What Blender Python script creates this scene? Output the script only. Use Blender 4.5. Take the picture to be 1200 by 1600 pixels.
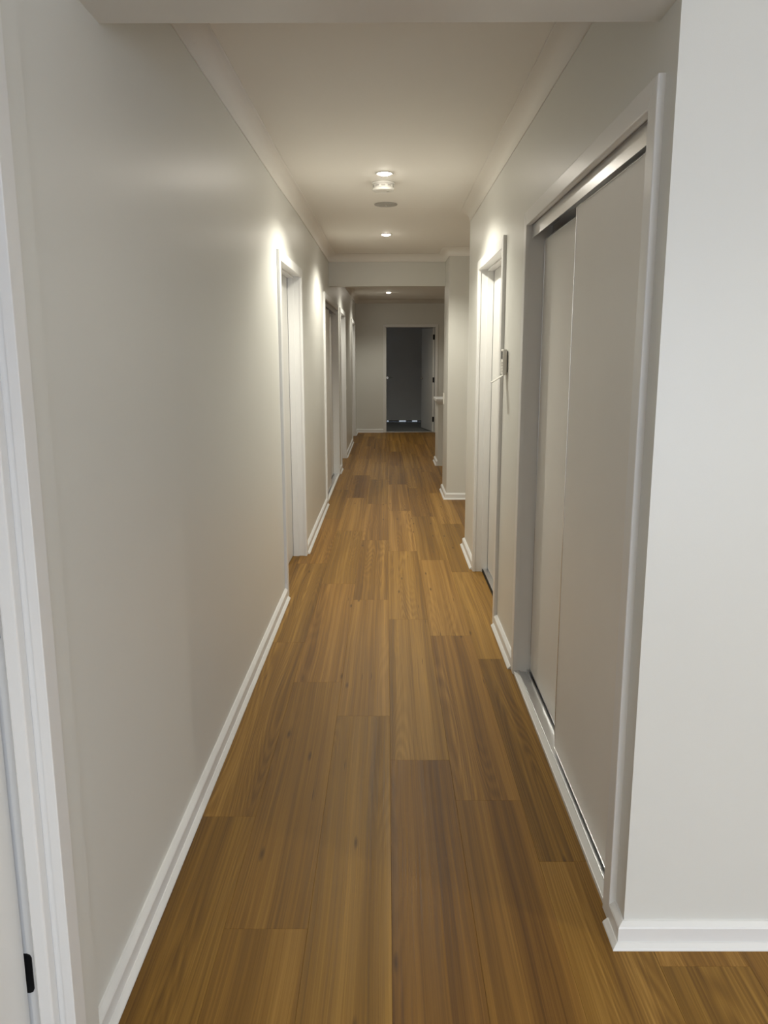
import bpy, bmesh, math, random
from mathutils import Vector, Matrix

# ------------------------------------------------------------------ clear
for o in list(bpy.data.objects):
    bpy.data.objects.remove(o, do_unlink=True)
scene = bpy.context.scene
COL = scene.collection
R = math.radians
random.seed(7)

# ------------------------------------------------------------------ camera
CAM_H = 1.5
cd = bpy.data.cameras.new('camera')
cam = bpy.data.objects.new('camera', cd)
COL.objects.link(cam)
scene.camera = cam
cd.sensor_fit = 'VERTICAL'
cd.sensor_height = 32.0
cd.lens = 1252.7 / 1600 * 32.0
cd.clip_start = 0.02
cd.clip_end = 200
PITCH, YAW, ROLL = R(11.079), R(-0.199), R(-0.09)
F = Vector((math.sin(YAW) * math.cos(PITCH), math.cos(YAW) * math.cos(PITCH), -math.sin(PITCH)))
RT = Vector((math.cos(YAW), -math.sin(YAW), 0))
UP = RT.cross(F)
RT2 = RT * math.cos(ROLL) + UP * math.sin(ROLL)
UP2 = UP * math.cos(ROLL) - RT * math.sin(ROLL)
m3 = Matrix((RT2, UP2, -F)).transposed()
cam.matrix_world = Matrix.Translation((0, 0, CAM_H)) @ m3.to_4x4()

# ------------------------------------------------------------------ world
world = bpy.data.worlds.new('daylight_sky')
scene.world = world
world.use_nodes = True
bg = world.node_tree.nodes['Background']
bg.inputs['Color'].default_value = (0.72, 0.84, 1.0, 1)
bg.inputs['Strength'].default_value = 1.2

# ------------------------------------------------------------------ view
scene.view_settings.view_transform = 'Standard'
scene.view_settings.look = 'None'
scene.view_settings.gamma = 1.0
scene.view_settings.use_curve_mapping = False
scene.view_settings.exposure = 0.18

# ------------------------------------------------------------------ daylight at the living-room window
def area_light(name, loc, rot, sx, sy, power, color):
    l = bpy.data.lights.new(name, 'AREA')
    l.shape = 'RECTANGLE'
    l.size, l.size_y = sx, sy
    l.energy = power
    l.color = color
    o = bpy.data.objects.new(name, l)
    COL.objects.link(o)
    o.location = loc
    o.rotation_euler = rot
    return o

LIVING_BACK = -3.0
WIN = (0.6, 2.9, 0.05, 2.1)          # x0 x1 z0 z1 of the window behind the camera
area_light('window_daylight', ((WIN[0] + WIN[1]) / 2, LIVING_BACK - 0.12, (WIN[2] + WIN[3]) / 2),
           (R(90), 0, 0), WIN[1] - WIN[0], WIN[3] - WIN[2], 76, (0.79, 0.875, 1.0))

LAMP_POWER = 75.0
LAMP_COLOR = (1.0, 0.962, 0.825)
LENS_STRENGTH = 138.0

# ------------------------------------------------------------------ materials
def new_mat(name):
    m = bpy.data.materials.new(name)
    m.use_nodes = True
    nt = m.node_tree
    return m, nt, nt.nodes['Principled BSDF']

def nd(nt, typ, **kw):
    n = nt.nodes.new(typ)
    for k, v in kw.items():
        setattr(n, k, v)
    return n

def paint(name, col, rough=0.45, spec=0.5, bump=0.0, bscale=260, var=0.03):
    m, nt, p = new_mat(name)
    geo = nd(nt, 'ShaderNodeNewGeometry')
    nz = nd(nt, 'ShaderNodeTexNoise')
    nz.inputs['Scale'].default_value = 3.0
    nz.inputs['Detail'].default_value = 3.0
    nt.links.new(geo.outputs['Position'], nz.inputs['Vector'])
    mx = nd(nt, 'ShaderNodeMix', data_type='RGBA')
    mx.inputs[6].default_value = tuple(c * (1 - var) for c in col) + (1,)
    mx.inputs[7].default_value = tuple(min(1, c * (1 + var)) for c in col) + (1,)
    nt.links.new(nz.outputs['Fac'], mx.inputs[0])
    nt.links.new(mx.outputs[2], p.inputs['Base Color'])
    p.inputs['Roughness'].default_value = rough
    p.inputs['Specular IOR Level'].default_value = spec
    if bump > 0:
        n2 = nd(nt, 'ShaderNodeTexNoise')
        n2.inputs['Scale'].default_value = bscale
        n2.inputs['Detail'].default_value = 2.0
        nt.links.new(geo.outputs['Position'], n2.inputs['Vector'])
        b = nd(nt, 'ShaderNodeBump')
        b.inputs['Strength'].default_value = bump
        b.inputs['Distance'].default_value = 0.001
        nt.links.new(n2.outputs['Fac'], b.inputs['Height'])
        nt.links.new(b.outputs['Normal'], p.inputs['Normal'])
    return m

def metal(name, col, rough, metallic=1.0):
    m, nt, p = new_mat(name)
    geo = nd(nt, 'ShaderNodeNewGeometry')
    mp = nd(nt, 'ShaderNodeMapping')
    mp.inputs['Scale'].default_value = (300, 2, 300)
    nz = nd(nt, 'ShaderNodeTexNoise')
    nz.inputs['Scale'].default_value = 1.0
    nt.links.new(geo.outputs['Position'], mp.inputs['Vector'])
    nt.links.new(mp.outputs['Vector'], nz.inputs['Vector'])
    mr = nd(nt, 'ShaderNodeMapRange')
    mr.inputs['To Min'].default_value = rough * 0.96
    mr.inputs['To Max'].default_value = rough * 1.04
    nt.links.new(nz.outputs['Fac'], mr.inputs['Value'])
    nt.links.new(mr.outputs['Result'], p.inputs['Roughness'])
    p.inputs['Base Color'].default_value = col + (1,)
    p.inputs['Metallic'].default_value = metallic
    return m

M_WALL = paint('wall_paint', (0.745, 0.745, 0.71), 0.36, 0.5, 0.10, 420, 0.01)
M_CEIL = paint('ceiling_paint', (0.89, 0.865, 0.82), 0.7, 0.3, 0.04, 420, 0.01)
M_CORN = paint('cornice_paint', (0.89, 0.865, 0.82), 0.6, 0.3, 0.0, 420, 0.01)
M_TRIM = paint('trim_gloss_paint', (0.82, 0.82, 0.815), 0.30, 0.5, 0.03, 180, 0.01)
M_DOOR = paint('door_paint', (0.76, 0.755, 0.735), 0.35, 0.5, 0.03, 180, 0.01)
M_PANEL = paint('wardrobe_vinyl', (0.83, 0.81, 0.775), 0.42, 0.5, 0.12, 700, 0.03)
M_ALU = metal('satin_aluminium', (0.72, 0.73, 0.75), 0.28)
M_CHROME = metal('chrome', (0.85, 0.85, 0.86), 0.12)
M_BLACK = metal('black_hinge_steel', (0.02, 0.02, 0.022), 0.4, 0.6)
M_RUBBER = paint('black_rubber', (0.015, 0.015, 0.016), 0.7, 0.3)
M_PLAST = paint('white_plastic', (0.78, 0.765, 0.72), 0.35, 0.5, 0, 100, 0.01)
M_VENT = paint('grey_vent_cover', (0.42, 0.40, 0.37), 0.6, 0.3, 0, 100, 0.01)
M_SCREEN = paint('dark_lcd_screen', (0.02, 0.022, 0.022), 0.12, 0.5, 0, 100, 0.01)
M_CONC = paint('grey_concrete', (0.22, 0.225, 0.22), 0.6, 0.3, 0.2, 40, 0.12)
M_GRND = paint('pale_paving', (0.62, 0.61, 0.58), 0.8, 0.2, 0.2, 30, 0.1)

def emit(name, col, s):
    m = bpy.data.materials.new(name)
    m.use_nodes = True
    nt = m.node_tree
    nt.nodes.remove(nt.nodes['Principled BSDF'])
    e = nd(nt, 'ShaderNodeEmission')
    e.inputs['Color'].default_value = col + (1,)
    e.inputs['Strength'].default_value = s
    nt.links.new(e.outputs['Emission'], nt.nodes['Material Output'].inputs['Surface'])
    return m

M_LENS = emit('downlight_lens_glow', (1.0, 0.93, 0.82), LENS_STRENGTH)

def wood():
    """timber-look planks; object colour carries (tone, warmth, seed) of each plank"""
    m, nt, p = new_mat('blackbutt_plank')
    L = nt.links.new
    geo = nd(nt, 'ShaderNodeNewGeometry')
    oi = nd(nt, 'ShaderNodeObjectInfo')
    sc = nd(nt, 'ShaderNodeSeparateColor')
    L(oi.outputs['Color'], sc.inputs['Color'])
    sep = nd(nt, 'ShaderNodeSeparateXYZ')
    L(geo.outputs['Position'], sep.inputs['Vector'])

    def math_(op, a, b=None, c=None):
        n = nd(nt, 'ShaderNodeMath', operation=op)
        for i, v in enumerate((a, b, c)):
            if v is None:
                continue
            if isinstance(v, (int, float)):
                n.inputs[i].default_value = v
            else:
                L(v, n.inputs[i])
        return n.outputs[0]
    X, Y = sep.outputs['X'], sep.outputs['Y']
    seed = math_('MULTIPLY', sc.outputs['Blue'], 97.0)

    def vec(sx, sy, z=0.0, xin=None):
        c = nd(nt, 'ShaderNodeCombineXYZ')
        L(math_('MULTIPLY', xin if xin is not None else X, sx), c.inputs['X'])
        L(math_('MULTIPLY', Y, sy), c.inputs['Y'])
        L(math_('ADD', seed, z), c.inputs['Z'])
        return c.outputs[0]

    def vec2(sx, sy, off, xin):
        c = nd(nt, 'ShaderNodeCombineXYZ')
        L(math_('MULTIPLY_ADD', xin, sx, math_('MULTIPLY', seed, off)), c.inputs['X'])
        L(math_('MULTIPLY_ADD', Y, sy, seed), c.inputs['Y'])
        return c.outputs[0]

    def noise(v, scale=1.0, detail=2.0, rough=0.5, dist=0.0):
        n = nd(nt, 'ShaderNodeTexNoise')
        n.inputs['Scale'].default_value = scale
        n.inputs['Detail'].default_value = detail
        n.inputs['Roughness'].default_value = rough
        n.inputs['Distortion'].default_value = dist
        L(v, n.inputs['Vector'])
        return n.outputs['Fac']

    def rng(v, a, b, c=0.0, d=1.0):
        n = nd(nt, 'ShaderNodeMapRange')
        n.inputs['From Min'].default_value = a
        n.inputs['From Max'].default_value = b
        n.inputs['To Min'].default_value = c
        n.inputs['To Max'].default_value = d
        L(v, n.inputs['Value'])
        return n.outputs['Result']

    wob = math_('MULTIPLY', math_('SUBTRACT', noise(vec(4, 0.8, 3.3)), 0.5), 0.035)
    Xw = math_('ADD', X, wob)
    broad = rng(noise(vec(13, 0.16, 1.0, Xw), 1, 1.5), 0.34, 0.66)          # 5 cm streaks
    mid = rng(noise(vec(60, 0.4, 5.0, Xw), 1, 2.5, 0.6), 0.3, 0.7)               # 1-2 cm streaks
    fine = rng(noise(vec(230, 1.3, 9.0, Xw), 1, 3.0, 0.65), 0.3, 0.7)        # pores
    fld = noise(vec(8.0, 0.42, 14.0), 1, 1.2, 0.4)
    rings = math_('SINE', math_('MULTIPLY', fld, 190.0))                    # cathedral figure
    rings = math_('MULTIPLY_ADD', rings, 0.5, 0.5)
    cmask = rng(noise(vec(4, 0.5, 21.0), 1, 1.0), 0.44, 0.62)
    rings = math_('MULTIPLY', math_('SUBTRACT', rings, 0.5), cmask)

    t = math_('MULTIPLY', math_('SUBTRACT', broad, 0.5), 0.40)
    t = math_('MULTIPLY_ADD', math_('SUBTRACT', mid, 0.5), 0.30, t)
    t = math_('MULTIPLY_ADD', math_('SUBTRACT', fine, 0.5), 0.34, t)
    t = math_('MULTIPLY_ADD', rings, 0.20, t)
    t = math_('ADD', t, sc.outputs['Red'])

    cr = nd(nt, 'ShaderNodeValToRGB')
    el = cr.color_ramp.elements
    el[0].position, el[0].color = 0.0, (0.112, 0.049, 0.009, 1)
    el[1].position, el[1].color = 1.0, (0.47, 0.258, 0.064, 1)
    e = el.new(0.5)
    e.color = (0.26, 0.130, 0.025, 1)
    L(t, cr.inputs['Fac'])

    # gum veins and small knots: dark marks with their own shape
    vo = nd(nt, 'ShaderNodeTexVoronoi')
    vo.inputs['Scale'].default_value = 1.0
    vo.voronoi_dimensions = '2D'
    L(vec2(7.0, 1.3, 3.1, Xw), vo.inputs['Vector'])
    near = math_('SUBTRACT', 1.0, rng(vo.outputs['Distance'], 0.01, 0.06))
    sv = nd(nt, 'ShaderNodeSeparateColor')
    L(vo.outputs['Color'], sv.inputs['Color'])
    pick = math_('GREATER_THAN', sv.outputs['Red'], 0.62)
    knot = math_('MULTIPLY', near, pick)
    vein = nd(nt, 'ShaderNodeTexVoronoi')
    vein.voronoi_dimensions = '2D'
    L(vec2(34.0, 1.6, 5.7, Xw), vein.inputs['Vector'])
    vein.inputs['Scale'].default_value = 1.0
    vn = math_('SUBTRACT', 1.0, rng(vein.outputs['Distance'], 0.02, 0.09))
    sv2 = nd(nt, 'ShaderNodeSeparateColor')
    L(vein.outputs['Color'], sv2.inputs['Color'])
    vn = math_('MULTIPLY', vn, math_('GREATER_THAN', sv2.outputs['Green'], 0.93))
    marks = math_('MULTIPLY', math_('MAXIMUM', knot, vn), 0.72)
    mk = nd(nt, 'ShaderNodeMix', data_type='RGBA')
    L(marks, mk.inputs[0])
    L(cr.outputs['Color'], mk.inputs[6])
    mk.inputs[7].default_value = (0.045, 0.022, 0.010, 1)
    # warmth shift
    hs = nd(nt, 'ShaderNodeHueSaturation')
    L(rng(sc.outputs['Green'], 0, 1, 0.496, 0.508), hs.inputs['Hue'])
    hs.inputs['Saturation'].default_value = 1.0
    L(mk.outputs[2], hs.inputs['Color'])
    L(hs.outputs['Color'], p.inputs['Base Color'])
    L(rng(fine, 0, 1, 0.42, 0.56), p.inputs['Roughness'])
    p.inputs['Specular IOR Level'].default_value = 0.2
    b = nd(nt, 'ShaderNodeBump')
    b.inputs['Strength'].default_value = 0.12
    b.inputs['Distance'].default_value = 0.0006
    L(fine, b.inputs['Height'])
    L(b.outputs['Normal'], p.inputs['Normal'])
    return m

M_WOOD = wood()

# ------------------------------------------------------------------ mesh helpers
def lerp_knots(y, K):
    if y <= K[0][0]:
        return K[0][1]
    for (a, va), (b, vb) in zip(K, K[1:]):
        if y <= b:
            return va + (vb - va) * (y - a) / (b - a)
    return K[-1][1]

KL = [(1.547, -0.648), (4.84, -0.638), (5.98, -0.623), (15.9, -0.597)]
KR = [(1.834, 0.612), (3.70, 0.619), (6.25, 0.622)]

def map_left(p):                       # (d, y, z): d metres proud of the left hall wall
    return Vector((lerp_knots(p[1], KL) + p[0], p[1], p[2]))

def map_right(p):                      # d metres proud of the right hall wall
    return Vector((lerp_knots(p[1], KR) - p[0], p[1], p[2]))

def ident(p):
    return Vector(p)

def link(o, parent=None):
    COL.objects.link(o)
    if parent is not None:
        o.parent = parent
    return o

def finish(name, bm, mat, parent=None, smooth=False, mapf=None):
    if mapf:
        for v in bm.verts:
            v.co = mapf(v.co)
    bmesh.ops.recalc_face_normals(bm, faces=bm.faces)
    me = bpy.data.meshes.new(name)
    bm.to_mesh(me)
    bm.free()
    me.materials.append(mat)
    if smooth:
        for p in me.polygons:
            p.use_smooth = True
    return link(bpy.data.objects.new(name, me), parent)

def add_box(bm, x0, x1, y0, y1, z0, z1, bev=0.0, seg=2):
    vs = [bm.verts.new((x, y, z)) for x in (x0, x1) for y in (y0, y1) for z in (z0, z1)]
    idx = ((0, 1, 3, 2), (4, 6, 7, 5), (0, 4, 5, 1), (2, 3, 7, 6), (0, 2, 6, 4), (1, 5, 7, 3))
    fs = [bm.faces.new([vs[i] for i in f]) for f in idx]
    if bev > 0:
        es = list({e for f in fs for e in f.edges})
        bmesh.ops.bevel(bm, geom=es, offset=bev, segments=seg, affect='EDGES', profile=0.6)

def box(name, b, mat, parent=None, bev=0.0, mapf=None, seg=2):
    bm = bmesh.new()
    add_box(bm, *b, bev=bev, seg=seg)
    return finish(name, bm, mat, parent, mapf=mapf)

def boxes(name, bs, mat, parent=None, bev=0.0, mapf=None):
    bm = bmesh.new()
    for b in bs:
        add_box(bm, *b, bev=bev)
    return finish(name, bm, mat, parent, mapf=mapf)

def prism(name, poly, d0, d1, mat, parent=None, bev=0.0, mapf=None):
    """poly in (y, z), extruded along d"""
    bm = bmesh.new()
    a = [bm.verts.new((d0, y, z)) for y, z in poly]
    b = [bm.verts.new((d1, y, z)) for y, z in poly]
    n = len(poly)
    bm.faces.new(a)
    front = bm.faces.new(b[::-1])
    for i in range(n):
        bm.faces.new((a[i], a[(i + 1) % n], b[(i + 1) % n], b[i]))
    if bev > 0:
        bmesh.ops.bevel(bm, geom=list(front.edges), offset=bev, segments=3, affect='EDGES', profile=0.55)
    return finish(name, bm, mat, parent, mapf=mapf)

def sweep(name, prof, path, side, mat, parent=None, smooth_prof=False):
    """prof: list of (offset, z); path: list of (x, y); side=+1 offsets to the left of travel; mitred corners"""
    pts = [Vector((x, y)) for x, y in path]
    nrm = []
    for a, b in zip(pts, pts[1:]):
        t = (b - a).normalized()
        nrm.append(Vector((-t.y, t.x)) * side)
    rings = []
    bm = bmesh.new()
    for i, p in enumerate(pts):
        if i == 0:
            n = nrm[0]
        elif i == len(pts) - 1:
            n = nrm[-1]
        else:
            n = (nrm[i - 1] + nrm[i])
            n = n / (1 + nrm[i - 1].dot(nrm[i]))
        rings.append([bm.verts.new((p.x + n.x * o, p.y + n.y * o, z)) for o, z in prof])
    k = len(prof)
    for r0, r1 in zip(rings, rings[1:]):
        for j in range(k):
            f = bm.faces.new((r0[j], r0[(j + 1) % k], r1[(j + 1) % k], r1[j]))
            f.smooth = smooth_prof and (j < k - 2)
    bm.faces.new(rings[0])
    bm.faces.new(rings[-1][::-1])
    return finish(name, bm, mat, parent)

def lathe(name, prof, loc, mat, parent=None, seg=40, axis='Z', smooth=True):
    """prof list of (r, h) from one pole to the other"""
    bm = bmesh.new()
    rings = []
    for r, h in prof:
        if r < 1e-6:
            rings.append([bm.verts.new((0, 0, h))])
        else:
            rings.append([bm.verts.new((r * math.cos(2 * math.pi * i / seg), r * math.sin(2 * math.pi * i / seg), h)) for i in range(seg)])
    for a, b in zip(rings, rings[1:]):
        for i in range(seg):
            q = [a[i % len(a)], a[(i + 1) % len(a)], b[(i + 1) % len(b)], b[i % len(b)]]
            u = []
            for v in q:
                if v not in u:
                    u.append(v)
            if len(u) > 2:
                bm.faces.new(u)
    for f in bm.faces:
        f.smooth = smooth
    rot = {'Z': Matrix.Identity(3), 'Y': Matrix.Rotation(R(90), 3, 'X'), 'X': Matrix.Rotation(R(90), 3, 'Y')}[axis]
    for v in bm.verts:
        v.co = rot @ v.co + Vector(loc)
    return finish(name, bm, mat, parent)

def tube(name, pts, r, mat, parent=None, seg=10):
    bm = bmesh.new()
    P = [Vector(p) for p in pts]
    rings = []
    for i, p in enumerate(P):
        t = (P[min(i + 1, len(P) - 1)] - P[max(i - 1, 0)]).normalized()
        ref = Vector((0, 0, 1)) if abs(t.z) < 0.9 else Vector((1, 0, 0))
        u = t.cross(ref).normalized()
        w = t.cross(u)
        rings.append([bm.verts.new(p + (u * math.cos(2 * math.pi * k / seg) + w * math.sin(2 * math.pi * k / seg)) * r) for k in range(seg)])
    for a, b in zip(rings, rings[1:]):
        for k in range(seg):
            f = bm.faces.new((a[k], a[(k + 1) % seg], b[(k + 1) % seg], b[k]))
            f.smooth = True
    bm.faces.new(rings[0])
    bm.faces.new(rings[-1][::-1])
    return finish(name, bm, mat, parent)

def tag(o, label, cat=None, group=None, kind=None):
    o['label'] = label
    if cat:
        o['category'] = cat
    if group:
        o['group'] = group
    if kind:
        o['kind'] = kind
    return o

def struct(o, label, cat=None):
    return tag(o, label, cat, kind='structure')

def empty(name, loc=(0, 0, 0)):
    o = bpy.data.objects.new(name, None)
    o.empty_display_size = 0.05
    COL.objects.link(o)
    o.location = loc
    return o

def adopt(root):
    """keep children where they were built although the root Empty sits at the thing's base"""
    inv = Matrix.Translation(root.location).inverted()
    for c in root.children:
        c.matrix_parent_inverse = inv
    return root

# ------------------------------------------------------------------ key dimensions
CEIL = 2.545          # hall ceiling
HEAD = 2.045          # door head, inside of architrave
ARW, ART = 0.060, 0.018
BULK_Z = 2.222        # underside of the bulkheads
PIL_Y, PIL_X = 8.36, 0.63
BULK_Y = 8.86
END_Y = 15.83
RW_END = 6.25
SIDE_X = 2.6
LIV_X = 3.1
NIB_Y = 1.477
DOORX = -0.618        # plane of the wall that holds the near door
RET_Y = 1.834

# ------------------------------------------------------------------ floor
floor = boxes('floor', [(-1.0, LIV_X + 0.1, LIVING_BACK - 0.1, RET_Y + 0.2, -0.10, -0.008),
                        (-0.9, SIDE_X + 0.1, RET_Y + 0.2, END_Y + 0.12, -0.10, -0.008)], M_WOOD)
struct(floor, 'warm brown timber plank floor running the length of the hallway', 'floor')
floor.color = (0.45, 0.5, 0.2, 1)

PW, PLEN, PX0 = 0.2235, 1.642, 0.012
PHASE = {-3: 2.412, -2: 1.882, -1: 1.524, 0: 1.147, 1: 0.869, 2: 2.172, -4: 1.1, 3: 1.75, 4: 1.33, 5: 0.95, 6: 2.05, 7: 1.6,
         8: 1.2, 9: 0.8, 10: 2.2, 11: 1.8, 12: 1.3, 13: 0.9}
# tones read off the photograph, per column, from the plank that ends at the phase line onward
TONE = {-3: {-1: .26, 0: .50, 1: .40, 2: .46, 3: .36, 4: .42, 5: .38},
        -2: {0: .44, 1: .60, 2: .42, 3: .56, 4: .36, 5: .46, 6: .40, -1: .37},
        -1: {0: .50, 1: .56, 2: .47, 3: .50, 4: .44, 5: .40, -1: .48},
        0: {0: .34, 1: .52, 2: .64, 3: .60, 4: .52, 5: .38, 6: .36, -1: .4},
        1: {0: .38, 1: .36, 2: .58, 3: .54, 4: .38, 5: .48, 6: .42, -1: .40},
        2: {-1: .40, 0: .36, 1: .62, 2: .40, 3: .58, 4: .36, 5: .40}}
WARM = {0: {0: .15, 1: .6}, 1: {1: .3}, -3: {-1: .7}, 2: {0: .75, 1: .65}}
REGIONS = [(-0.75, 0.70, LIVING_BACK, END_Y + 0.02), (0.70, LIV_X, LIVING_BACK, RET_Y + 0.02),
           (0.70, SIDE_X, RW_END - 0.05, PIL_Y + 0.02), (0.70, SIDE_X, PIL_Y + 0.62, END_Y + 0.02)]

def plank_mesh(x0, x1, y0, y1):
    bm = bmesh.new()
    g, c = 0.00015, 0.0005
    x0 += g; x1 -= g; y0 += g; y1 -= g
    lo = [(x0, y0), (x1, y0), (x1, y1), (x0, y1)]
    hi = [(x0 + c, y0 + c), (x1 - c, y0 + c), (x1 - c, y1 - c), (x0 + c, y1 - c)]
    a = [bm.verts.new((x, y, -0.008)) for x, y in lo]
    b = [bm.verts.new((x, y, -c)) for x, y in lo]
    t = [bm.verts.new((x, y, 0)) for x, y in hi]
    for i in range(4):
        j = (i + 1) % 4
        bm.faces.new((a[i], a[j], b[j], b[i]))
        bm.faces.new((b[i], b[j], t[j], t[i]))
    bm.faces.new(t)
    bm.faces.new(a[::-1])
    return bm

for k in range(-4, 14):
    cx0, cx1 = PX0 + k * PW, PX0 + (k + 1) * PW
    ph = PHASE[k]
    for n in range(-5, 11):
        y0, y1 = ph + n * PLEN, ph + (n + 1) * PLEN
        tone = TONE.get(k, {}).get(n, random.uniform(0.34, 0.58))
        warm = WARM.get(k, {}).get(n, random.uniform(0.3, 0.7))
        sd = random.random()
        for (rx0, rx1, ry0, ry1) in REGIONS:
            mid = (cx0 + cx1) / 2
            if not (rx0 <= mid <= rx1) and not (rx0 == -0.75 and k == -4):
                continue
            a0, a1 = max(y0, ry0), min(y1, ry1)
            if a1 - a0 < 0.03:
                continue
            xa, xb = max(cx0, -0.75), min(cx1, rx1 if rx1 != 0.70 else cx1)
            bm = plank_mesh(xa, xb, a0, a1)
            o = finish('plank', bm, M_WOOD, floor)
            o.color = (tone, warm, sd, 1)

# ------------------------------------------------------------------ ceiling, bulkheads, walls
ceil = boxes('ceiling', [(-0.9, LIV_X + 0.1, LIVING_BACK - 0.1, END_Y + 0.1, CEIL, CEIL + 0.1)], M_CEIL)
struct(ceil, 'plain off-white plasterboard hallway ceiling', 'ceiling')

struct(box('wall_header', (-0.66, 0.66, 1.80, 1.979, 2.233, CEIL), M_WALL), 'lowered plaster header across the near end of the hallway', 'bulkhead')
struct(box('wall_bulkhead', (-0.64, PIL_X, BULK_Y, BULK_Y + 0.13, BULK_Z, CEIL), M_WALL), 'lowered plaster bulkhead crossing the hallway before its far section', 'bulkhead')

JT = 0.02
A1 = (0.44, 1.325)       # nearest door on the left
def side_wall(name, mapf, ystart, yend, openings, label, thick=0.10):
    bs = []
    y = ystart
    for (a, b) in openings:
        bs.append((-thick, 0, y, a - JT, 0, CEIL))
        bs.append((-thick, 0, a - JT, b + JT, HEAD + JT, CEIL))
        y = b + JT
    bs.append((-thick, 0, y, yend, 0, CEIL))
    return struct(boxes(name, bs, M_WALL, mapf=mapf), label, 'wall')

D1 = (4.90, 5.925)        # left hinged door
D2 = (8.11, 10.13)        # left sliding robe
D3 = (10.72, 11.80)
D4 = (14.04, 15.14)
W1 = (1.967, 3.62)        # right sliding robe
D5 = (4.38, 5.47)         # right door
side_wall('wall_left', map_left, NIB_Y, END_Y, [D1, D2, D3, D4], 'long off-white satin wall along the left of the hallway')
side_wall('wall_right', map_right, RET_Y, RW_END, [W1, D5], 'off-white satin wall along the right of the hallway')
struct(box('wall_corner', (lerp_knots(RET_Y, KR) + 0.10, LIV_X + 0.1, RET_Y, RET_Y + 0.10, 0, CEIL), M_WALL), 'bright off-white wall facing the viewer at the right of the hallway mouth', 'wall')
# passage off to the right, pillar, far side
struct(box('wall_pillar', (PIL_X, SIDE_X, PIL_Y, 8.985, 0, CEIL), M_WALL), 'off-white wall end standing forward on the right beneath the bulkhead', 'wall')
struct(box('wall_side', (SIDE_X, SIDE_X + 0.1, RW_END - 0.1, END_Y, 0, CEIL), M_WALL), 'off-white wall closing the side passage', 'wall')
struct(box('wall_passage', (lerp_knots(6.2, KR) + 0.10, SIDE_X, RW_END - 0.10, RW_END, 0, CEIL), M_WALL), 'off-white back wall of the side passage', 'wall')
# end wall with its doorway
ED = (-0.006, 0.938)
END_HEAD = 2.022
struct(boxes('wall_end', [(-0.70, ED[0] - JT, END_Y, END_Y + 0.1, 0, CEIL),
                          (ED[0] - JT, ED[1] + JT, END_Y, END_Y + 0.1, END_HEAD + JT, CEIL),
                          (ED[1] + JT, SIDE_X, END_Y, END_Y + 0.1, 0, CEIL)], M_WALL), 'dim off-white wall closing the far end of the hallway', 'wall')
# dwarf wall with a cap on the right of the far section
DW = (0.70, 1.6, 10.96, 11.55)
nib = struct(box('wall_dwarf', (DW[0], DW[1], DW[2], DW[3], 0, 0.88), M_WALL), 'waist-high dwarf wall with a white cap on the right beyond the pillar', 'wall')
box('cap', (DW[0] - 0.033, DW[1], DW[2] - 0.03, DW[3] + 0.03, 0.88, 0.915), M_TRIM, nib, 0.004)
sweep('cap_moulding', [(0, 0.84), (0.008, 0.845), (0.022, 0.872), (0.024, 0.88), (0, 0.88)],
      [(DW[1], DW[3]), (DW[0], DW[3]), (DW[0], DW[2]), (DW[1], DW[2])], -1, M_TRIM, nib)

# living area around the camera
struct(boxes('wall_living', [(DOORX - 0.1, DOORX, LIVING_BACK, A1[0] - JT, 0, CEIL),
                             (DOORX - 0.1, DOORX, A1[0] - JT, A1[1] + JT, HEAD + JT, CEIL),
                             (DOORX - 0.1, DOORX, A1[1] + JT, NIB_Y, 0, CEIL)], M_WALL), 'off-white wall holding the nearest door at the left', 'wall')
# the room that the nearest door opens into
struct(boxes('wall_bedroom', [(-2.7, -2.6, -1.0, 1.9, 0, CEIL), (-2.7, DOORX - 0.1, -1.1, -1.0, 0, CEIL),
                              (-2.7, -0.748, 1.9, 2.0, 0, CEIL)], M_WALL), 'off-white walls of the room behind the nearest door', 'wall')
struct(box('floor', (-2.7, -0.75, -1.1, 2.0, -0.10, 0.0), M_CONC), 'plain floor of the room behind the nearest door', 'floor')
struct(box('ceiling', (-2.7, -0.9, -1.1, 2.0, CEIL, CEIL + 0.1), M_CEIL), 'plain ceiling of the room behind the nearest door', 'ceiling')
wx0, wx1, wz0, wz1 = WIN
struct(boxes('wall_back', [(DOORX - 0.1, wx0, LIVING_BACK - 0.1, LIVING_BACK, 0, CEIL), (wx1, LIV_X + 0.1, LIVING_BACK - 0.1, LIVING_BACK, 0, CEIL),
                           (wx0, wx1, LIVING_BACK - 0.1, LIVING_BACK, wz1, CEIL), (wx0, wx1, LIVING_BACK - 0.1, LIVING_BACK, 0, wz0)], M_WALL), 'off-white wall behind the viewer with a wide window opening', 'wall')
struct(box('wall_living_side', (LIV_X, LIV_X + 0.1, LIVING_BACK, RET_Y, 0, CEIL), M_WALL), 'off-white side wall of the living area', 'wall')
win = empty('window_1', ((wx0 + wx1) / 2, LIVING_BACK - 0.05, wz0))
struct(win, 'wide aluminium-framed window behind the viewer', 'window')
for b in ((wx0, wx0 + 0.05, wz0, wz1), (wx1 - 0.05, wx1, wz0, wz1), ((wx0 + wx1) / 2 - 0.03, (wx0 + wx1) / 2 + 0.03, wz0 + 0.05, wz1 - 0.05)):
    box('stile', (b[0], b[1], LIVING_BACK - 0.08, LIVING_BACK - 0.03, b[2], b[3]), M_ALU, win)
for z in (wz0, wz1 - 0.05):
    box('rail', (wx0 + 0.05, wx1 - 0.05, LIVING_BACK - 0.08, LIVING_BACK - 0.03, z, z + 0.05), M_ALU, win)
adopt(win)

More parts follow.
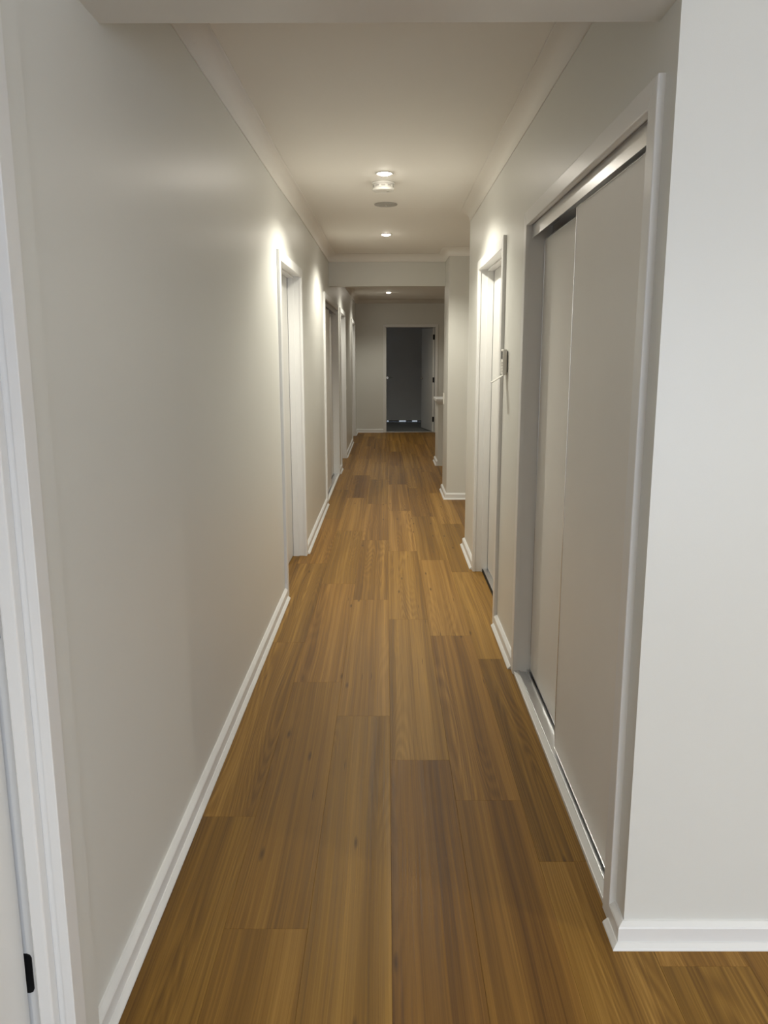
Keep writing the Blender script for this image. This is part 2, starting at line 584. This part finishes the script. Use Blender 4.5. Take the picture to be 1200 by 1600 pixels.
# ------------------------------------------------------------------ cornices
def cove(s=0.075):
    p = [(0, CEIL - s), (0.006, CEIL - s)]
    for i in range(7):
        a = math.pi / 2 * i / 6
        p.append((s - (s - 0.006) * math.cos(a) + 0.0, CEIL - s + 0.006 + (s - 0.012) * math.sin(a) - 0.0))
    # concave arc bulging to the corner
    p = [(0, CEIL - s), (0.005, CEIL - s)]
    for i in range(8):
        a = math.pi / 2 * i / 7
        p.append((s - 0.004 - (s - 0.009) * math.cos(a), CEIL - s + 0.005 + (s - 0.009) * (1 - (1 - math.sin(a)))))
    p += [(s, CEIL - 0.004), (s, CEIL), (0, CEIL)]
    return p

XLb, XL0 = lerp_knots(BULK_Y, KL), lerp_knots(2.0, KL)
lk = [(XL0, 1.979), (lerp_knots(4.84, KL), 4.84), (lerp_knots(5.98, KL), 5.98), (XLb, BULK_Y), (PIL_X, BULK_Y), (PIL_X, PIL_Y), (SIDE_X, PIL_Y)]
struct(sweep('trim_1', cove(), lk, -1, M_CORN, smooth_prof=True), 'cove cornice along the left wall, bulkhead and pillar', 'cornice')
struct(sweep('trim_2', cove(), [(lerp_knots(1.98, KR), 1.979), (lerp_knots(3.7, KR), 3.7), (lerp_knots(RW_END, KR), RW_END), (SIDE_X, RW_END)], 1, M_CORN, smooth_prof=True),
       'cove cornice along the right wall turning into the side passage', 'cornice')
struct(sweep('trim_3', cove(), [(lerp_knots(9, KL), BULK_Y + 0.13), (lerp_knots(END_Y, KL), END_Y), (SIDE_X, END_Y)], -1, M_CORN, smooth_prof=True),
       'cove cornice around the far section of the hallway', 'cornice')

# ------------------------------------------------------------------ baseboards (skirting + quad)
SK = [(0, 0), (0.018, 0), (0.018, 0.053), (0.0155, 0.057), (0.005, 0.066), (0, 0.067)]
QD = [(0.018, 0), (0.033, 0), (0.033, 0.003), (0.031, 0.006), (0.021, 0.015), (0.018, 0.0155)]
def baseboard(name, path, side, label):
    o = struct(sweep(name, SK, path, side, M_TRIM), label, 'baseboard')
    sweep('quad_moulding', QD, path, side, M_TRIM, o)
    return o
def lp(*ys):
    return [(lerp_knots(y, KL), y) for y in ys]
def rp(*ys):
    return [(lerp_knots(y, KR), y) for y in ys]
baseboard('baseboard_left', lp(NIB_Y, D1[0] - ARW), -1, 'white baseboard with quad along the nearest stretch of left wall')
baseboard('baseboard_left', lp(D1[1] + ARW, D2[0] - ARW), -1, 'white baseboard between the left hinged door and left sliding doors')
baseboard('baseboard_left', lp(D2[1] + ARW, D3[0] - ARW), -1, 'short white baseboard just past the left sliding doors')
baseboard('baseboard_left', lp(D3[1] + ARW, D4[0] - ARW), -1, 'white baseboard between the two farthest left doors')
baseboard('baseboard_left', lp(D4[1] + ARW, END_Y) + [(ED[0] - ARW, END_Y)], -1, 'white baseboard turning the far left corner to the end doorway')
baseboard('baseboard_right', rp(W1[0] - ARW, RET_Y) + [(LIV_X, RET_Y)], -1, 'white mitred baseboard wrapping the near right wall corner')
baseboard('baseboard_right', rp(D5[0] - ARW, W1[1] + ARW), -1, 'white baseboard between the right sliding doors and right hinged door')
baseboard('baseboard_right', [(SIDE_X, RW_END)] + rp(RW_END, D5[1] + ARW), -1, 'short white baseboard at the far end of the right wall')
baseboard('baseboard_pillar', [(PIL_X, 8.985), (PIL_X, PIL_Y), (SIDE_X, PIL_Y)], -1, 'white baseboard wrapping the foot of the pillar')
baseboard('baseboard_dwarf', [(DW[0], DW[3]), (DW[0], DW[2])], -1, 'white baseboard at the foot of the dwarf wall')

# ------------------------------------------------------------------ doors
def architrave(root, a, b, mapf, head=HEAD, d=0.0):
    w = ARW
    prism('architrave', [(a - w, 0), (a, 0), (a, head), (a - w, head + w)], d, d + ART, M_TRIM, root, 0.004, mapf)
    prism('architrave', [(b, 0), (b + w, 0), (b + w, head + w), (b, head)], d, d + ART, M_TRIM, root, 0.004, mapf)
    prism('architrave', [(a, head), (b, head), (b + w, head + w), (a - w, head + w)], d, d + ART, M_TRIM, root, 0.004, mapf)

def jambs(root, a, b, mapf, depth=0.10, head=HEAD, d=0.0):
    box('jamb', (d - depth, d, a - JT, a - 0.005, 0, head + 0.005), M_TRIM, root, 0.001, mapf)
    box('jamb', (d - depth, d, b + 0.005, b + JT, 0, head + 0.005), M_TRIM, root, 0.001, mapf)
    box('jamb', (d - depth, d, a - JT, b + JT, head + 0.005, head + JT), M_TRIM, root, 0.001, mapf)

def hinged_door(name, a, b, mapf, label, sill=False):
    root = empty(name, mapf((0, (a + b) / 2, 0)))
    struct(root, label, 'door')
    jambs(root, a, b, mapf, 0.135)
    architrave(root, a, b, mapf)
    box('door_stop', (-0.084, -0.042, a - 0.005, a + 0.006, 0, HEAD - 0.006), M_TRIM, root, 0.001, mapf)
    box('door_stop', (-0.084, -0.042, b - 0.006, b + 0.005, 0, HEAD - 0.006), M_TRIM, root, 0.001, mapf)
    box('door_stop', (-0.084, -0.042, a - 0.005, b + 0.005, HEAD - 0.006, HEAD + 0.005), M_TRIM, root, 0.001, mapf)
    z0 = 0.03 if sill else 0.008
    box('leaf', (-0.122, -0.087, a - 0.001, b + 0.001, z0, HEAD + 0.001), M_DOOR, root, 0.0015, mapf)
    if sill:
        s = box('sill', (-0.13, -0.055, a + 0.007, b - 0.007, 0.0, 0.024), M_ALU, root, 0.002, mapf)
        s['label'] = 'aluminium threshold sill'
        box('weather_seal', (-0.055, -0.050, a + 0.007, b - 0.007, 0.0, 0.022), M_RUBBER, root, 0, mapf)
    return adopt(root)

hinged_door('door_2', D1[0], D1[1], map_left, 'white door in the left wall nearest the ceiling smoke alarm, set in a deep jamb')
hinged_door('door_4', D3[0], D3[1], map_left, 'second to farthest white door on the left wall')
hinged_door('door_5', D4[0], D4[1], map_left, 'farthest white door on the left wall beside the end wall')
hinged_door('door_8', D5[0], D5[1], map_right, 'white door in the right wall beyond the wall controller, above a metal sill', True)

def sliding_robe(name, a, b, mapf, label):
    root = empty(name, mapf((0, (a + b) / 2, 0)))
    struct(root, label, 'sliding doors')
    jambs(root, a, b, mapf, 0.13)
    architrave(root, a, b, mapf)
    mid = (a + b) / 2 + 0.045
    # top track: fascia, back, web
    t = boxes('top_track', [(-0.013, -0.010, a - 0.004, b + 0.004, HEAD - 0.052, HEAD + 0.004),
                            (-0.100, -0.097, a - 0.004, b + 0.004, HEAD - 0.030, HEAD + 0.004),
                            (-0.052, -0.049, a - 0.004, b + 0.004, HEAD - 0.022, HEAD + 0.004),
                            (-0.100, -0.010, a - 0.004, b + 0.004, HEAD + 0.001, HEAD + 0.004)], M_ALU, root, 0.0006, mapf)
    t['label'] = 'satin aluminium top track with a deep fascia'
    th = box('threshold', (-0.012, 0.013, a - 0.05, b + 0.05, 0, 0.016), M_TRIM, root, 0.002, mapf)
    th['label'] = 'white painted threshold strip'
    bt = boxes('bottom_track', [(-0.105, -0.012, a - 0.004, b + 0.004, 0.0, 0.010),
                                (-0.0155, -0.012, a - 0.004, b + 0.004, 0.010, 0.018),
                                (-0.054, -0.050, a - 0.004, b + 0.004, 0.010, 0.022),
                                (-0.105, -0.101, a - 0.004, b + 0.004, 0.010, 0.022)], M_ALU, root, 0.0006, mapf)
    bt['label'] = 'two-groove aluminium bottom track'
    def panel(y0, y1, d0, edge_far, edge_near):
        z0, z1 = 0.022, HEAD - 0.054
        p = box('sliding_panel', (d0 - 0.010, d0, y0 + 0.006, y1 - 0.006, z0 + 0.006, z1 - 0.006), M_PANEL, root, 0.0005, mapf)
        for (ya, yb) in ((y0, y0 + 0.006), (y1 - 0.006, y1)):
            e = box('edge_trim', (d0 - 0.016, d0 + 0.002, ya, yb, z0, z1), M_CHROME, p, 0.001, mapf)
        box('edge_trim', (d0 - 0.016, d0 + 0.002, y0 + 0.006, y1 - 0.006, z0, z0 + 0.006), M_ALU, p, 0.0008, mapf)
        box('edge_trim', (d0 - 0.016, d0 + 0.002, y0 + 0.006, y1 - 0.006, z1 - 0.006, z1), M_ALU, p, 0.0008, mapf)
    panel(a - 0.002, mid + 0.012, -0.026, True, False)
    panel(mid - 0.03, b + 0.002, -0.066, True, True)
    box('track_shade_board', (-0.128, -0.118, a - 0.004, b + 0.004, 0.0, HEAD + 0.004), M_PANEL, root, 0, mapf)['label'] = 'added board behind the panels that keeps the track gap dark'  # added backing that keeps the gap around the tracks in shade
    return adopt(root)

sliding_robe('door_7', W1[0], W1[1], map_right, 'pair of beige sliding wardrobe doors with metal tracks in the near right wall')
sliding_robe('door_3', D2[0], D2[1], map_left, 'sliding wardrobe doors in the left wall under the bulkhead')

# lever handle: rose + lever, on a face whose outward normal is n, lever pointing along t
def lever(parent, loc, n, t, mat=M_CHROME):
    loc, n, t = Vector(loc), Vector(n), Vector(t)
    q = n.to_track_quat('Z', 'Y').to_matrix()
    bm = bmesh.new()
    bmesh.ops.create_cone(bm, cap_ends=True, segments=28, radius1=0.027, radius2=0.025, depth=0.009)
    for v in bm.verts:
        v.co = q @ (v.co + Vector((0, 0, 0.0045))) + loc
    h = finish('handle_rose', bm, mat, parent)
    p0 = loc + n * 0.006
    p1 = loc + n * 0.045
    tube('lever', [p0, p1 - n * 0.012, p1 + t * 0.006, p1 + t * 0.02, p1 + t * 0.115], 0.0085, mat, h)
    return h

def hinge(parent, loc, n, t, h=0.10, w=0.028):
    """leaf plate lying on a face with normal n, width along t"""
    loc, n, t = Vector(loc), Vector(n), Vector(t)
    bm = bmesh.new()
    r = 0.009
    pts = [(0, -h / 2), (w - r, -h / 2), (w - r * 0.3, -h / 2 + r * 0.3), (w, -h / 2 + r), (w, h / 2 - r), (w - r * 0.3, h / 2 - r * 0.3), (w - r, h / 2), (0, h / 2)]
    a = [bm.verts.new(loc + t * u + Vector((0, 0, v))) for u, v in pts]
    b = [bm.verts.new(loc + t * u + Vector((0, 0, v)) + n * 0.002) for u, v in pts]
    bm.faces.new(a)
    bm.faces.new(b[::-1])
    for i in range(len(pts)):
        j = (i + 1) % len(pts)
        bm.faces.new((a[i], a[j], b[j], b[i]))
    return finish('hinge', bm, M_BLACK, parent)

# nearest door on the left (door_1): ajar, seen edge-on at the frame's left
def map_door(p):
    return Vector((DOORX + p[0], p[1], p[2]))
d1 = empty('door_1', (DOORX, 0.9, 0))
struct(d1, 'white door nearest the viewer at the left edge, standing slightly open on a dark hinge', 'door')
jambs(d1, A1[0], A1[1], map_door, 0.115)
w = 0.0485
prism('architrave', [(A1[1], 0), (A1[1] + w, 0), (A1[1] + w, HEAD + w), (A1[1], HEAD)], 0, ART, M_TRIM, d1, 0.002, map_door)
prism('architrave', [(A1[0] - w, 0), (A1[0], 0), (A1[0], HEAD), (A1[0] - w, HEAD + w)], 0, ART, M_TRIM, d1, 0.002, map_door)
prism('architrave', [(A1[0], HEAD), (A1[1], HEAD), (A1[1] + w, HEAD + w), (A1[0] - w, HEAD + w)], 0, ART, M_TRIM, d1, 0.002, map_door)
SP = 0.024
for (ya, yb) in ((A1[1] - SP, A1[1] + 0.005), (A1[0] - 0.005, A1[0] + SP)):
    box('door_stop', (-0.040, -0.013, ya, yb, 0, HEAD - SP), M_TRIM, d1, 0.005, map_door, 3)
box('door_stop', (-0.040, -0.013, A1[0] - 0.005, A1[1] + 0.005, HEAD - SP, HEAD + 0.005), M_TRIM, d1, 0.005, map_door, 3)
ang = R(-15)
piv = Vector((-0.098, A1[1] - 0.001, 0))
rotm = Matrix.Rotation(ang, 3, 'Z')
def map_ajar(p):
    return map_door(rotm @ (Vector(p) - piv) + piv)
lf1 = box('leaf', (-0.096, -0.061, A1[0] + 0.004, A1[1] - 0.003, 0.008, HEAD - 0.002), M_DOOR, d1, 0.0015, map_ajar)
for z in (0.344, 1.05, 1.75):
    hinge(d1, map_door((-0.084, A1[1] + 0.0049, z)), (0, -1, 0), (1, 0, 0), 0.085, 0.027)
adopt(d1)

# end doorway with its leaf swung into the dark back room
d6 = empty('door_6', ((ED[0] + ED[1]) / 2, END_Y, 0))
struct(d6, 'open white door at the end of the hallway swung into a dark room', 'door')
def map_end(p):                         # (d, y, z) -> d towards the viewer, y along x
    return Vector((p[1], END_Y - p[0], p[2]))
jambs(d6, ED[0], ED[1], map_end, 0.12, END_HEAD)
architrave(d6, ED[0], ED[1], map_end, END_HEAD)
s = box('sill', (-0.12, 0.004, ED[0], ED[1], 0.0, 0.012), M_ALU, d6, 0.002, map_end)
s['label'] = 'pale metal door sill'
lw = 0.93
open_a = R(79)
hx, hy = ED[1] - 0.004, END_Y + 0.10
def map_leaf(p):                        # p: (u along leaf from hinge, v thickness, z)
    c, sn = math.cos(open_a), math.sin(open_a)
    return Vector((hx - p[0] * c - p[1] * sn, hy + p[0] * sn - p[1] * c, p[2]))
lf = box('leaf', (0, lw, 0, 0.035, 0.012, END_HEAD - 0.004), M_DOOR, d6, 0.0015, map_leaf)
nrm = (map_leaf((0, 1, 0)) - map_leaf((0, 0, 0)))
alo = (map_leaf((1, 0, 0)) - map_leaf((0, 0, 0)))
lever(d6, map_leaf((lw - 0.06, 0.035, 1.03)), nrm, -alo)
for z in (0.25, 1.02, 1.84):
    hinge(d6, map_leaf((-0.0005, 0.002, z)), -alo, nrm, 0.10, 0.031)
    hinge(d6, (ED[1] + 0.0045, END_Y + 0.055, z), (-1, 0, 0), (0, 1, 0), 0.10, 0.034)
adopt(d6)

# back room behind it
BR_Y = 18.42
fl2 = box('floor', (-0.9, 1.8, END_Y + 0.12, BR_Y + 0.12, -0.10, -0.004), M_CONC)
struct(fl2, 'grey concrete floor of the dark room beyond the end door', 'floor')
struct(box('ceiling', (-0.9, 1.8, END_Y + 0.1, BR_Y + 0.2, CEIL, CEIL + 0.1), M_CEIL), 'shadowed ceiling of the dark room beyond the end door', 'ceiling')
BD = (-0.055, 0.80)
struct(boxes('wall_rear', [(-0.9, BD[0] - JT, BR_Y, BR_Y + 0.1, 0, CEIL), (BD[1] + JT, 1.8, BR_Y, BR_Y + 0.1, 0, CEIL),
                           (BD[0] - JT, BD[1] + JT, BR_Y, BR_Y + 0.1, 2.10 + JT, CEIL)], M_WALL), 'rear wall of the dark room holding a closed door', 'wall')
struct(boxes('wall_rear_side', [(-0.9, -0.8, END_Y + 0.1, BR_Y, 0, CEIL)], M_WALL), 'left wall of the dark room', 'wall')
struct(boxes('wall_rear_side', [(1.7, 1.8, END_Y + 0.1, BR_Y, 0, CEIL)], M_WALL), 'right wall of the dark room behind the open door', 'wall')
d9 = empty('door_9', ((BD[0] + BD[1]) / 2, BR_Y, 0))
struct(d9, 'closed door in the dark room with daylight leaking under it', 'door')
def map_rear(p):
    return Vector((p[1], BR_Y - p[0], p[2]))
jambs(d9, BD[0], BD[1], map_rear, 0.10, 2.10)
box('leaf', (-0.055, -0.015, BD[0] - 0.002, BD[1] + 0.002, 0.026, 2.097), M_DOOR, d9, 0.001, map_rear)
for (xa, xb) in ((BD[0] - 0.002, 0.005), (0.045, 0.285), (0.44, 0.585), (0.70, BD[1] + 0.002)):
    box('door_seal', (-0.045, -0.025, xa, xb, 0.0, 0.026), M_RUBBER, d9, 0, map_rear)
boxes('door_stop', [(-0.075, -0.055, BD[0] - 0.006, BD[0] + 0.012, 0.0, 2.105), (-0.075, -0.055, BD[1] - 0.012, BD[1] + 0.006, 0.0, 2.105),
                     (-0.075, -0.055, BD[0] + 0.012, BD[1] - 0.012, 2.085, 2.106)], M_TRIM, d9, 0, map_rear)
lever(d9, (0.015, BR_Y + 0.015, 0.995), (0, -1, 0), (1, 0, 0))
adopt(d9)
struct(box('ground', (-4, 6, BR_Y + 0.12, BR_Y + 6, -0.05, 0.0), M_GRND), 'pale outdoor paving behind the rear door', 'ground')

# ------------------------------------------------------------------ ceiling fittings
def downlight(y, x, label, power=1.0):
    root = empty('downlight', (x, y, CEIL))
    tag(root, label, 'light', 'recessed ceiling downlights along the hallway')
    lathe('trim_ring', [(0.037, 0.0), (0.038, -0.004), (0.047, -0.006), (0.054, -0.003), (0.055, 0.0)], (0, 0, 0), M_PLAST, root)
    prof = [(0.0375, 0.0)] + [(0.0375 * math.cos(a), -0.015 * math.sin(a)) for a in [R(20 * i) for i in range(1, 5)]] + [(0, -0.0153)]
    lathe('lens', prof, (0, 0, 0), M_LENS, root)
    l = bpy.data.lights.new('downlight_beam', 'SPOT')
    l.energy = LAMP_POWER * power
    l.color = LAMP_COLOR
    l.spot_size = R(146)
    l.spot_blend = 0.5
    l.shadow_soft_size = 0.035
    lo = bpy.data.objects.new('downlight_beam', l)
    link(lo, root)
    lo.location = (0, 0, -0.05)
    return root

downlight(4.985, -0.012, 'round glowing downlight nearest the viewer, above the smoke alarm', 0.86)
downlight(7.41, -0.004, 'round glowing downlight in the ceiling just before the bulkhead', 0.93)
downlight(10.9, 0.01, 'round glowing downlight hidden just past the bulkhead', 0.60)
downlight(14.1, 0.034, 'small glowing downlight seen under the bulkhead near the end door', 0.50)
# downlight of the living area in front of the header
downlight(0.97, 2.3, 'round downlight in the living area ceiling before the right wall', 0.40)
downlight(-1.3, -0.35, 'unseen round downlight added behind the viewer to brighten the near hallway', 0.75)  # added fill lamp, lifts the near floor and wardrobe panels

sm = empty('smoke_alarm', (-0.019, 5.25, CEIL))
tag(sm, 'white round smoke alarm on the ceiling behind the nearest downlight', 'smoke alarm')
lathe('mounting_base', [(0, 0), (0.070, 0), (0.071, -0.010), (0.066, -0.012), (0, -0.012)], (0, 0, 0), M_PLAST, sm)
lathe('body', [(0, -0.012), (0.063, -0.012), (0.064, -0.032), (0.060, -0.034), (0, -0.034)], (0, 0, 0), M_PLAST, sm)
lathe('cover', [(0, -0.034), (0.064, -0.034), (0.069, -0.037), (0.069, -0.046), (0.064, -0.050), (0.045, -0.053), (0, -0.054)], (0, 0, 0), M_PLAST, sm)
for i in range(10):
    a = 2 * math.pi * i / 10 + 0.31
    b = bmesh.new()
    add_box(b, -0.012, 0.012, -0.0012, 0.0012, -0.029, -0.020)
    for v in b.verts:
        v.co = Matrix.Rotation(a + math.pi / 2, 3, 'Z') @ v.co + Vector((math.cos(a) * 0.0635, math.sin(a) * 0.0635, 0))
    finish('vent_slot', b, M_VENT, sm)
lathe('test_button', [(0, -0.0535), (0.009, -0.0535), (0.009, -0.0565), (0, -0.057)], (0.028, 0.0, 0), M_PLAST, sm, seg=18)

vd = empty('ceiling_vent', (-0.004, 5.97, CEIL))
tag(vd, 'flat grey round cover on the ceiling between the first two downlights', 'vent')
lathe('cover_plate', [(0, 0), (0.080, 0), (0.082, -0.003), (0.079, -0.007), (0.02, -0.009), (0, -0.009)], (0, 0, 0), M_VENT, vd)
lathe('centre_screw', [(0, -0.009), (0.007, -0.009), (0.007, -0.013), (0, -0.0135)], (0.004, 0, 0), M_PLAST, vd, seg=16)

# ------------------------------------------------------------------ wall controller with its flap hanging open
ky0, ky1, kz0, kz1 = 4.165, 4.245, 1.400, 1.528
kx = lerp_knots(4.2, KR)
kp = empty('wall_controller', (kx, (ky0 + ky1) / 2, kz0))
tag(kp, 'white wall controller with dark screen and open flap beside the right door', 'controller')
bm = bmesh.new()
add_box(bm, kx - 0.026, kx - 0.004, ky0, ky1, kz0, kz1, 0.006, 3)
finish('case', bm, M_PLAST, kp)
box('cradle', (kx - 0.005, kx, ky0 + 0.008, ky1 - 0.008, kz0 + 0.012, kz1 - 0.010), M_RUBBER, kp, 0.001)
box('screen', (kx - 0.0272, kx - 0.025, ky0 + 0.010, ky1 - 0.010, kz1 - 0.050, kz1 - 0.010), M_SCREEN, kp, 0.0005)
for i in range(4):
    z = kz1 - 0.066 - i * 0.0145
    for yy in (ky0 + 0.012, ky0 + 0.046):
        box('button', (kx - 0.029, kx - 0.025, yy, yy + 0.022, z - 0.004, z + 0.004), M_PLAST, kp, 0.001)
bm = bmesh.new()
add_box(bm, -0.078, 0.0, ky0 + 0.004, ky1 - 0.004, -0.0015, 0.0015, 0.001)
rf = Matrix.Rotation(R(-33), 3, 'Y')
for v in bm.verts:
    c = rf @ Vector((v.co.x, 0, v.co.z))
    v.co = Vector((kx - 0.012 + c.x, v.co.y, kz0 + 0.002 + c.z))
finish('flap', bm, M_PLAST, kp)
adopt(kp)

# ------------------------------------------------------------------ switch plates
def switch(loc, nx, label):
    root = empty('light_switch', loc)
    tag(root, label, 'switch')
    bm = bmesh.new()
    x0, x1 = sorted((0, nx * 0.009))
    add_box(bm, x0, x1, -0.037, 0.037, -0.058, 0.058, 0.002)
    finish('plate', bm, M_PLAST, root)
    x0, x1 = sorted((nx * 0.009, nx * 0.013))
    box('rocker', (x0, x1, -0.008, 0.008, 0.004, 0.026), M_PLAST, root, 0.001)
    box('rocker', (x0, x1, -0.008, 0.008, -0.026, -0.004), M_PLAST, root, 0.001)
    return root
switch((PIL_X, 8.88, 1.03), -1, 'white light switch plate on the side of the pillar')
switch((lerp_knots(12.05, KL), 12.05, 1.02), 1, 'white light switch plate on the left wall past the second-last door')
